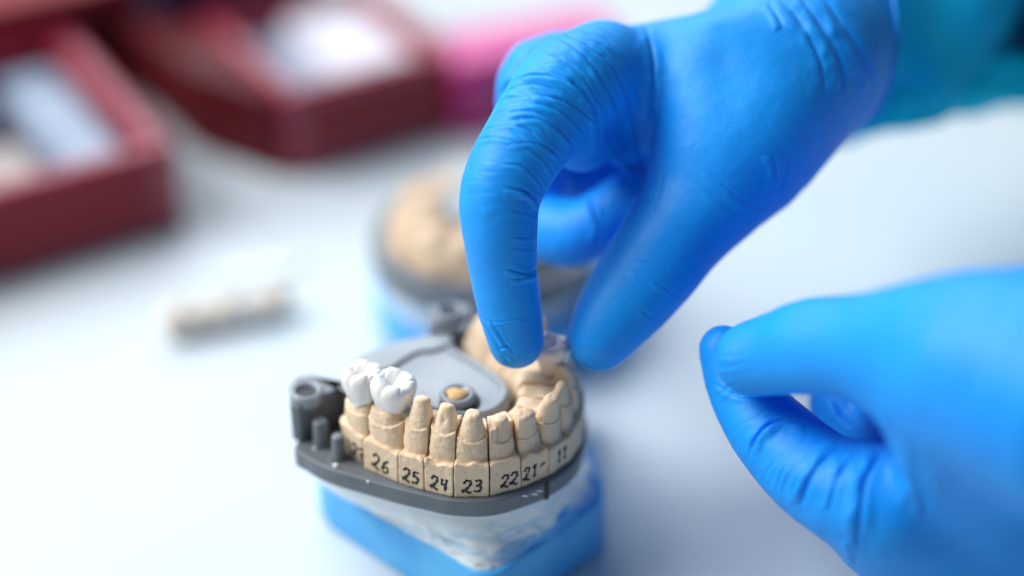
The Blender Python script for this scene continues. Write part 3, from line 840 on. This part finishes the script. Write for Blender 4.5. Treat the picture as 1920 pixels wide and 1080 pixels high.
# tray at the top left corner
fr = gp(330, 140); fl = fr - AL * 150
T3, c3, a3, b3 = work_tray('work_tray', (*fl, 0), AL, AC, 150, 60, 30, 'blurred dark red work tray in the top left corner, behind the scrap tray', M['redin'], M['redin'], GR, wall=8)  # shade is painted in: the walls take the darker red
P3 = [tuple(c3 + a3 * u + b3 * v) for u, v in ((0, -1.5), (151, -1.5), (151, 61), (0, 61))]
V, Fc = prism(P3, 30.1, 42, 1); mesh_obj('tray_lid', V, Fc, M['red'], T3, smooth=False, bevel=2.5, seg=3)
# middle tray
fl = gp(545, 338)
T2, c2, a2, b2 = work_tray('work_tray', (*fl, 0), AL, AC, 64, 72, 31, 'blurred dark red work tray holding white paper, left of the pink box', M['red_reflect'], M['redin'], GR, wall=7)
panel(T2, c2, a2, 7, 60, 9, 26)
block_on(c2, a2, b2, 27, 9, 29, 54, 4, 25, 'paper_pad', 'white lilac paper pad inside the middle red tray', 'paper pad', M['paper'])
block_on(c2, a2, b2, 8.5, 9, 17, 54, 4, 20, 'tray_insert', 'grey blue plastic case beside the paper in the middle red tray', 'case', M['bluegrey'])
# dark block added for the shaded tray wall and gap between the trays
g0 = gp(372, 285)
Pk = [tuple(q) for q in (g0, fl - AL * 1.2, fl - AL * 1.2 + AC * 72, g0 - AL * 6 + AC * 85)]
V, Fc = prism(round_poly(Pk, 5, 4), 0.2, 30, 1.0)
tag(mesh_obj('tray_gap_block', V, Fc, mat('maroon_gap_shade', (0.085, 0.004, 0.007), 0.55, 0.25), smooth=False, bevel=2.5, seg=3), 'very dark maroon block added for the shaded gap between the two red trays', 'case')
# navy box behind
cN = gp(330, 20)
nb = block_on(c2, AL, AC, -14, 76, 66, 34, 0.2, 50, 'storage_box', 'blurred navy storage box behind the red trays', 'box', M['navy'], bevel=4)
# magenta box
cP_ = gp(862, 268)
al = np.array([0.93, 0.37]); ac = np.array([-0.37, 0.93])
pk = thing('pink_box', (*cP_, 0), 'blurred magenta plastic box with a light pink lid behind the knuckles', 'box')
def rr_(u0, u1, v0, v1): return [tuple(cP_ + al * u + ac * v) for u, v in ((u0, v0), (u1, v0), (u1, v1), (u0, v1))]
V, Fc = prism(round_poly(rr_(0, 60, 0, 24), 4, 4), 0.2, 26); mesh_obj('box_body', V, Fc, M['pink'], pk, smooth=False, bevel=1)
V, Fc = prism(round_poly(rr_(-1.2, 61.2, -1.2, 25.2), 5, 4), 26.1, 30, 1); mesh_obj('lid', V, Fc, M['pinkl'], pk, smooth=False, bevel=2, seg=3)

# ------------------------------------------------------------------ gloved hands
def J(px, py, dep, r): return (pd(px, py, dep), r)
def chain_fn(ch, k):
    A4 = spline([list(p) + [r] for p, r in ch], 3)
    ch = [(p[:3], p[3]) for p in A4]
    k = 0
    def f(P):
        d = None
        for (a, ra), (b, rb) in zip(ch[:-1], ch[1:]):
            c = cone(P, a, b, ra, rb)
            d = c if d is None else smin(d, c, k)
        return d
    return f
def axis_of(x0, y0, d0, x1, y1, d1):
    v = pd(x1, y1, d1) - pd(x0, y0, d0)
    return v / np.linalg.norm(v)
def apply_wrinkles(V, Q, wr, zones=()):
    N = vnormals(V, Q)
    px, py = project(V)
    view = V - CAM; view /= np.linalg.norm(view, axis=1, keepdims=True)
    face = np.clip(-(N * view).sum(1) * 2.0, 0, 1)
    dep = (V - CAM) @ FW
    disp = np.zeros(len(V))
    for w in wr:
        pts, width, depth = w[0], w[1] * 0.9, w[2] * 1.25
        dmax = w[3] if len(w) > 3 else 1e9
        sp = spline(pts, 6)
        x0, x1 = sp[:, 0].min() - 4 * width, sp[:, 0].max() + 4 * width
        y0, y1 = sp[:, 1].min() - 4 * width, sp[:, 1].max() + 4 * width
        ii = np.where((px > x0) & (px < x1) & (py > y0) & (py < y1) & (dep < dmax) & (face > 0))[0]
        if len(ii) == 0: continue
        p = np.stack([px[ii], py[ii]], 1)
        best = np.full(len(ii), 1e9); sgn = np.zeros(len(ii)); par = np.zeros(len(ii))
        n = len(sp) - 1
        for s in range(n):
            a, b = sp[s], sp[s + 1]; ba = b - a
            t_ = np.clip(((p - a) @ ba) / (ba @ ba + 1e-9), 0, 1)
            q = p - a - t_[:, None] * ba
            d = np.hypot(q[:, 0], q[:, 1])
            cr = ba[0] * (p[:, 1] - a[1]) - ba[1] * (p[:, 0] - a[0])
            m = d < best
            best[m] = d[m]; sgn[m] = np.sign(cr[m]); par[m] = (s + t_[m]) / n
        tp = np.clip(np.sin(np.clip(par, 0, 1) * math.pi), 0, 1) ** 0.6
        sd_ = best * sgn
        sv = vnoise(V[ii] + pts[0][0], 3.0)
        width = width * (1 + 0.35 * sv)
        prof = -np.exp(-(best / (0.5 * width)) ** 2) * np.where(sd_ > 0, 1, 0.9) + 0.85 * np.exp(-((sd_ - 1.9 * width) / (1.35 * width)) ** 2) + 0.30 * np.exp(-((sd_ + 1.6 * width) / (1.2 * width)) ** 2)
        disp[ii] += depth * prof * tp * face[ii] * (0.85 + 0.5 * sv)
    # loose irregular puckers, running across the finger near the joints
    for c, ax, rad, per, amp in zones:
        q = V - c
        d = np.linalg.norm(q, axis=1)
        jj = np.where(d < rad * 2)[0]
        Pj = V[jj]
        warp = vnoise(Pj, 13.0) * 1.1 + vnoise(Pj + 40, 4.5) * 0.22
        ph = (q[jj] @ ax) / per + warp
        rdg = 1 - np.abs(np.sin(ph * math.pi)); rdg = rdg ** 4
        mk = np.clip(vnoise(Pj + 90, 4.0) * 1.6 + 0.35, 0, 1) * np.exp(-(d[jj] / rad) ** 2)
        disp[jj] += -amp * (rdg - 0.2) * mk
    disp += 0.10 * vnoise(V, 5.0) + 0.03 * vnoise(V + 9, 1.8)
    return V + N * disp[:, None]
def build_hand(name, fn, lo, hi, wr, parent, h=1.3, levels=2, zones=()):
    V, Q = surface_nets(fn, lo, hi, h)
    V = snap(fn, V, 1)
    for _ in range(9):
        V = relax(V, Q, 1, 0.55); V = relax(V, Q, 1, -0.50)
    V = relax(V, Q, 2, 0.5)
    for l in range(levels):
        V, Q = subdivide(V, Q)
        V = relax(V, Q, 2, 0.5)
    V = apply_wrinkles(V, Q, wr, zones)
    return big_mesh(name, V, Q, M['glove'], parent)

# ---- upper hand: index finger and thumb reaching down to the arch
idx = [J(968, 640, 471, 6.7), J(958, 590, 469, 7.5), J(946, 520, 466, 8.0), J(938, 440, 463, 8.8), J(940, 355, 461, 9.7), J(995, 255, 463, 10.6), J(1062, 170, 471, 12.2), J(1130, 135, 482, 12.6)]
mid = [J(1130, 150, 500, 12.0), J(1020, 160, 500, 10.0), J(1000, 260, 505, 9.0), J(1000, 400, 505, 8.3), J(1055, 436, 500, 8.8), J(1110, 428, 496, 8.2), J(1180, 385, 494, 8.3), J(1240, 350, 494, 7.5)]
ring_ = [J(1180, 170, 520, 13), J(1080, 220, 525, 12), J(1075, 325, 525, 10), J(1130, 325, 522, 11.5), J(1210, 325, 522, 11.5)]
kn = [J(1130, 140, 498, 12), J(1010, 138, 490, 9.0), J(985, 200, 492, 7.5)]
thb = [J(1124, 636, 473, 7.7), J(1148, 598, 474, 9.5), J(1202, 528, 476, 11.2), J(1259, 448, 478, 12.2), J(1320, 370, 481, 13.2), J(1388, 274, 484, 18.6), J(1452, 178, 490, 20.8), J(1580, 40, 515, 22.0)]
palm1 = [J(1150, 150, 486, 12.5), J(1250, 155, 490, 15.5), J(1390, 150, 493, 19), J(1560, 70, 520, 22)]
palm2 = [J(1180, 170, 515, 12), J(1330, 200, 515, 18), J(1560, 60, 535, 22)]
web = [J(1075, 250, 472, 7.5), J(1092, 272, 478, 6.6), J(1150, 230, 490, 8.5), J(1180, 245, 492, 9), J(1250, 220, 496, 12)]
flat = [J(1320, 370, 481, 12.5), J(1322, 250, 481, 12.4), J(1328, 135, 484, 13.0), J(1400, 125, 487, 15.8), J(1500, 105, 496, 20)]
wrist = [J(1490, 85, 505, 22.5), J(1600, 5, 525, 23.0), J(1760, -100, 555, 24), J(1820, -150, 566, 24)]
cf_end = pd(1540, 60, 525); cf_dir = 0.86 * RT - 0.05 * UP + 0.5 * FW; cf_dir /= np.linalg.norm(cf_dir)
fi, fm, fr_, fk, ft, fp1, fp2, fw_, fwr, ffl = [chain_fn(c, k) for c, k in ((idx, 2.5), (mid, 2.5), (ring_, 2), (kn, 3), (thb, 3), (palm1, 5), (palm2, 5), (web, 3), (wrist, 6), (flat, 3))]
def hand1(P):
    palm = smin(smin(fp1(P), fp2(P), 6), fwr(P), 8)
    d = smin(palm, smin(fk(P), fr_(P), 2), 4)
    d = smin(d, fw_(P), 3.0)
    d = smin(d, fi(P), 2.2)
    m = fm(P)
    d = smin(d, m, 0.8)
    d = smin(d, smin(ft(P), ffl(P), 5), 2.2)
    # pad of the fingertips, slightly flattened
    d = d + 0.10 * vnoise(P, 11)
    # glove cuff ends here
    cutp = (P - cf_end) @ cf_dir
    return smax(d, cutp, 5.0)
wr1 = [
    # long folds over the first knuckle
    ([(1010, 62), (1060, 78), (1110, 120), (1150, 190), (1172, 240)], 5, 0.55), ([(1040, 58), (1095, 78), (1150, 130), (1185, 210), (1203, 300)], 6, 0.6),
    ([(1085, 55), (1140, 75), (1185, 135), (1208, 220)], 4, 0.35), ([(1010, 92), (1050, 108), (1090, 140), (1118, 190)], 5, 0.6),
    ([(1020, 130), (1065, 150), (1100, 180), (1122, 225), (1128, 290)], 6, 0.75), ([(1000, 118), (1040, 122), (1080, 150)], 4, 0.4),
    # across the proximal phalanx
    ([(925, 195), (955, 158), (1000, 140), (1050, 150), (1085, 178)], 4.5, 0.6), ([(935, 178), (975, 148), (1020, 146), (1060, 166)], 3.5, 0.35),
    ([(930, 185), (980, 160), (1030, 165), (1075, 195)], 3.5, 0.4), ([(945, 212), (990, 208), (1030, 222), (1060, 250)], 4, 0.45),
    ([(950, 226), (1000, 222), (1040, 240), (1068, 262), (1075, 280)], 4, 0.5), ([(985, 190), (1030, 200), (1070, 222), (1095, 250)], 4, 0.45),
    ([(1000, 175), (1045, 186), (1085, 205), (1118, 232)], 4, 0.5),
    ([(895, 262), (930, 258), (975, 270), (1020, 300), (1040, 330)], 3.5, 0.45), ([(950, 272), (1000, 268), (1040, 285), (1052, 300)], 3.5, 0.35),
    ([(940, 308), (980, 312), (1010, 340), (1020, 362)], 3.5, 0.4), ([(900, 250), (925, 238), (960, 235), (1000, 248), (1045, 275)], 3, 0.3),
    ([(915, 225), (950, 205), (1000, 198)], 3, 0.3), ([(925, 200), (950, 186), (985, 182)], 3, 0.3),
    # middle joint and tip joint creases, palm side
    ([(945, 352), (980, 358), (1005, 375), (1012, 392)], 4.5, 0.75), ([(955, 395), (985, 400), (1012, 408)], 3, 0.25),
    ([(940, 440), (975, 445), (1010, 445)], 3, 0.18), ([(950, 505), (975, 512), (995, 512), (1008, 502)], 4.5, 0.55), ([(958, 525), (985, 520), (1010, 512)], 3.5, 0.3),
    ([(900, 598), (930, 604), (960, 600), (1000, 596)], 3, 0.2), ([(940, 462), (970, 466), (1008, 468)], 3, 0.15),
    # glove slack at the fingertip
    ([(912, 612), (928, 640), (945, 668), (958, 690)], 4.5, 0.5), ([(920, 602), (938, 628), (955, 655)], 3.5, 0.35), ([(935, 655), (950, 650), (962, 660)], 3, 0.35), ([(940, 672), (955, 668), (968, 676)], 3, 0.3),
    # crease on the curled finger
    ([(1106, 368), (1114, 395), (1122, 420), (1118, 455)], 4.5, 0.6), 
    # web
    ([(1135, 250), (1160, 290), (1195, 320), (1215, 330)], 5, 0.4), ([(1210, 45), (1222, 90), (1226, 150), (1224, 230), (1222, 320)], 7, 0.6),
    ([(1236, 300), (1240, 345), (1225, 400)], 5, 0.25),
    # thumb
    ([(1180, 505), (1215, 520), (1255, 545), (1285, 560)], 4, 0.2), ([(1195, 488), (1230, 500), (1270, 525)], 4, 0.18), ([(1150, 560), (1190, 575), (1230, 600)], 4, 0.14),
    ([(1085, 640), (1100, 668), (1130, 690)], 4, 0.15),
    ([(1320, 320), (1360, 350), (1400, 380), (1440, 390)], 5, 0.22), ([(1300, 340), (1345, 372), (1390, 405)], 5, 0.18),
    ([(1450, 290), (1455, 330), (1440, 370)], 6, 0.35), ([(1475, 300), (1470, 340), (1455, 360)], 5, 0.25),
    # cuff folds
    ([(1500, -10), (1540, 50), (1575, 110), (1580, 170)], 9, 0.7), ([(1540, -10), (1590, 60), (1625, 120), (1640, 170)], 10, 0.7),
    ([(1440, 5), (1455, 25), (1470, 50)], 6, 0.5), ([(1460, -5), (1500, 40), (1540, 120), (1545, 190)], 8, 0.4),
]
H1 = thing('gloved_hand', pd(1250, 200, 500), 'upper hand in a tight blue nitrile glove, finger and thumb reaching down to the dies', 'hand', 'blue gloved hands')
allp = np.array([c[0] for c in idx + mid + thb + palm1 + palm2 + ring_])
hi_clip = pd(1700, -60, 550)
lo = allp.min(0) - 27; hi = np.maximum(allp.max(0), hi_clip) + 27
hi[0] = pd(1700, 0, 540)[0] + 22
up_ax = axis_of(968, 640, 471, 940, 355, 461)
z1 = [(pd(945, 350, 452), up_ax, 9, 2.6, 0.28), (pd(985, 505, 458), up_ax, 6, 2.2, 0.25), (pd(1010, 235, 452), axis_of(940, 355, 461, 1062, 170, 471), 13, 2.4, 0.42),
      (pd(1130, 140, 470), axis_of(995, 255, 463, 1130, 135, 482), 15, 3.0, 0.35), (pd(1600, 90, 505), axis_of(1500, 110, 505, 1620, 20, 525), 24, 6.0, 0.5),
      (pd(1240, 520, 466), axis_of(1124, 636, 473, 1262, 450, 478), 10, 2.6, 0.14), (pd(1440, 370, 468), axis_of(1262, 450, 478, 1392, 270, 484), 7, 2.6, 0.14),
      (pd(1110, 400, 488), axis_of(1055, 436, 500, 1110, 428, 496), 6, 3.0, 0.3), (pd(940, 660, 463), axis_of(900, 640, 468, 960, 640, 468), 6, 2.6, 0.3)]
g1 = build_hand('glove', hand1, lo, hi, wr1, H1, zones=z1)
# rolled bead of the cuff: ring round the wrist at the cut plane
def ring_pts(fn, c, d, n=72, rmax=45):
    u = np.cross(d, [0, 0, 1.0]); u /= np.linalg.norm(u); v = np.cross(u, d)
    out = []
    for k in range(n):
        a = 2 * math.pi * k / n
        dr = u * math.cos(a) + v * math.sin(a)
        P = c + np.linspace(2, rmax, 120)[:, None] * dr
        f_ = fn(P)
        j = np.argmax(f_ > 0)
        out.append(P[j] if f_[j] > 0 else P[-1])
    return np.array(out)
def wr_only(P): return smin(smin(fwr(P), smin(fp1(P), fp2(P), 6), 8), ft(P), 2.6)
cc1 = pd(1640, 10, 530)
cc1 = cc1 - cf_dir * ((cc1 - cf_end) @ cf_dir + 4.5)
rp_ = ring_pts(wr_only, cc1, cf_dir)
V, Fc = tube(np.vstack([rp_, rp_[:2]]), 0.9, 8)
mesh_obj('cuff_bead', V, Fc, M['glove'], H1)
# teal sleeve: loose cloth tube coming out of the top right
def sleeve(name, path, radii, parent, seg=96, m='sleeve', amp=2.2, flat=1.0):
    path = spline(path, 10); n = len(path); rr = np.interp(np.linspace(0, 1, n), np.linspace(0, 1, len(radii)), radii)
    V = []
    d0 = path[-1] - path[0]; u = np.cross(d0, [0, 0, 1.0]); u /= np.linalg.norm(u)
    for i in range(n):
        d = path[min(i + 1, n - 1)] - path[max(i - 1, 0)]; d /= np.linalg.norm(d)
        uu_ = u - d * (u @ d); uu_ /= np.linalg.norm(uu_); vv = np.cross(uu_, d)
        for k in range(seg):
            a = 2 * math.pi * k / seg
            r = rr[i] + amp * math.sin(5 * a + i * 0.25) * (i / n + 0.4) + amp * 0.7 * math.sin(3 * a - i * 0.4) + amp * 0.4 * math.sin(i * 0.9 + 2 * a)
            V.append(path[i] + uu_ * math.cos(a) * r + vv * math.sin(a) * r * flat)
    V = np.array(V)
    Q = np.array([(i * seg + k, i * seg + (k + 1) % seg, (i + 1) * seg + (k + 1) % seg, (i + 1) * seg + k) for i in range(n - 1) for k in range(seg)])
    return big_mesh(name, V, Q, M[m], parent)
sleeve('sleeve', [pd(1535, 85, 545), pd(1640, 70, 556), pd(1800, 25, 575), pd(2050, -5, 600)], [23, 27, 26.5, 28], H1)
M['cyan'] = mat('cyan_cloth', (0.0, 0.66, 0.97), 0.8, 0.2, sss=0.5, sssr=(0.1, 1, 1), sss_scale=0.01, bump=0.3, bscale=2500)
sleeve('sleeve_lower_roll', [pd(1560, 196, 538), pd(1615, 206, 538), pd(1700, 185, 544), pd(1800, 158, 554), pd(1920, 138, 566), pd(2100, 120, 590)], [4, 7.6, 8, 8.5, 9, 9], H1, m='cyan', amp=0.7)  # separate lighter cyan roll along the sleeve's lower edge
sleeve('sleeve_shade', [pd(1880, 0, 570), pd(1960, -10, 562), pd(2050, 10, 560), pd(2150, 0, 570)], [10, 19, 22, 24], H1, m='navy', amp=1.2)  # navy tube added for the dark, shaded folds of the sleeve

# ---- lower right hand: thumb laid over a bent index finger
th2 = [J(1412, 672, 452, 8.7), J(1470, 660, 447, 9.7), J(1530, 650, 440, 11.0), J(1620, 650, 430, 11.6), J(1720, 652, 419, 13.9), J(1850, 690, 406, 19.6), J(2000, 745, 396, 23)]
ix2 = [J(1356, 655, 470, 5.9), J(1375, 710, 469, 7.0), J(1417, 775, 466, 8.9), J(1472, 838, 461, 10.2), J(1550, 905, 454, 11.4), J(1665, 945, 450, 14.0), J(1790, 975, 460, 15), J(1900, 1020, 468, 15)]
md2 = [J(1590, 690, 488, 7.5), J(1585, 760, 488, 9.0), J(1640, 830, 484, 12), J(1850, 830, 460, 16)]
rg2 = [J(1640, 720, 495, 9), J(1740, 740, 490, 13), J(1900, 800, 470, 18)]
pm2 = [J(1745, 718, 424, 12), J(1775, 800, 428, 12.5), J(1830, 880, 442, 15), J(1930, 980, 460, 16)]
pm3 = [J(1890, 715, 418, 22), J(2010, 735, 418, 28), J(2120, 750, 420, 30)]
pm4 = [J(1665, 985, 458, 13), J(1760, 1050, 466, 14.5), J(1860, 1120, 470, 14)]
blocker2 = [J(1560, 665, 460, 9), J(1650, 662, 462, 12), J(1760, 670, 464, 17), J(1880, 720, 462, 22)]  # hidden mass added behind the thumb to block overhead light from the gap
f_b2 = chain_fn(blocker2, 0)
f_t2, f_i2, f_m2, f_r2, f_p2, f_p3, f_p4 = [chain_fn(c, k) for c, k in ((th2, 3), (ix2, 3), (md2, 2), (rg2, 2), (pm2, 5), (pm3, 6), (pm4, 5))]
def hand2(P):
    palm = smin(smin(f_p2(P), f_p3(P), 10), f_p4(P), 8)
    d = smin(palm, f_i2(P), 6)
    d = smin(d, smin(f_m2(P), f_r2(P), 1.0), 1.5)
    d2 = smin(f_t2(P), palm, 9)
    d = smin(d, smin(d2, f_b2(P), 5), 0.7)
    return d + 0.10 * vnoise(P + 50, 11)
wr2 = [
    ([(1402, 865), (1415, 825), (1445, 795), (1490, 790), (1510, 792)], 6, 0.8), ([(1408, 850), (1425, 810), (1460, 788), (1500, 782)], 4, 0.5), ([(1345, 745), (1362, 728), (1378, 720)], 4, 0.3),
    ([(1575, 840), (1540, 870), (1515, 905), (1500, 950)], 7, 0.8), ([(1605, 850), (1570, 900), (1555, 960)], 6, 0.5), ([(1652, 850), (1625, 900), (1610, 980), (1605, 1060)], 8, 0.9),
    ([(1715, 800), (1712, 850), (1722, 900), (1735, 970)], 10, 0.9), ([(1430, 905), (1440, 880), (1450, 868)], 4, 0.3), ([(1455, 925), (1462, 895), (1475, 872)], 4, 0.3), ([(1480, 940), (1490, 905), (1505, 880)], 4, 0.35),
    ([(1348, 665), (1372, 670), (1398, 664)], 3.5, 0.35, 462), ([(1352, 658), (1366, 664), (1380, 662)], 3, 0.3, 462), ([(1345, 690), (1365, 690), (1390, 684)], 3, 0.2, 462),
    ([(1340, 720), (1380, 740), (1430, 745)], 4, 0.2), ([(1590, 1010), (1600, 1040), (1604, 1080)], 6, 0.5), ([(1760, 800), (1775, 870), (1780, 940)], 9, 0.4),
    ([(1560, 745), (1580, 780), (1600, 800)], 5, 0.6), ([(1600, 745), (1640, 775), (1690, 780)], 5, 0.6),
]
H2 = thing('gloved_hand', pd(1750, 850, 460), 'lower right blue gloved hand, thumb laid over its bent index finger', 'hand', 'blue gloved hands')
allp = np.array([c[0] for c in th2[:5] + ix2[:6] + md2 + pm4[:2]])
lo = allp.min(0) - 24; hi = allp.max(0) + 24
lo[0] = allp[:, 0].min() - 12
edge = pd(2010, 540, 410); hi[0] = edge[0] + 6
lo[2] = max(lo[2] - 8, 1.0); lo[1] -= 30; hi[1] += 20; hi[2] += 20
z2 = [(pd(1450, 820, 455), axis_of(1405, 775, 467, 1472, 838, 463), 10, 2.8, 0.25), (pd(1570, 920, 450), axis_of(1472, 838, 463, 1665, 945, 463), 16, 4.2, 0.3),
      (pd(1720, 880, 428), axis_of(1472, 900, 463, 1850, 880, 463), 20, 7.0, 0.35), (pd(1375, 690, 446), axis_of(1412, 672, 452, 1530, 650, 447), 6, 2.2, 0.15),
      (pd(1620, 650, 420), axis_of(1412, 672, 452, 1720, 650, 442), 12, 3.6, 0.12)]
build_hand('glove', hand2, lo, hi, wr2, H2, zones=z2)
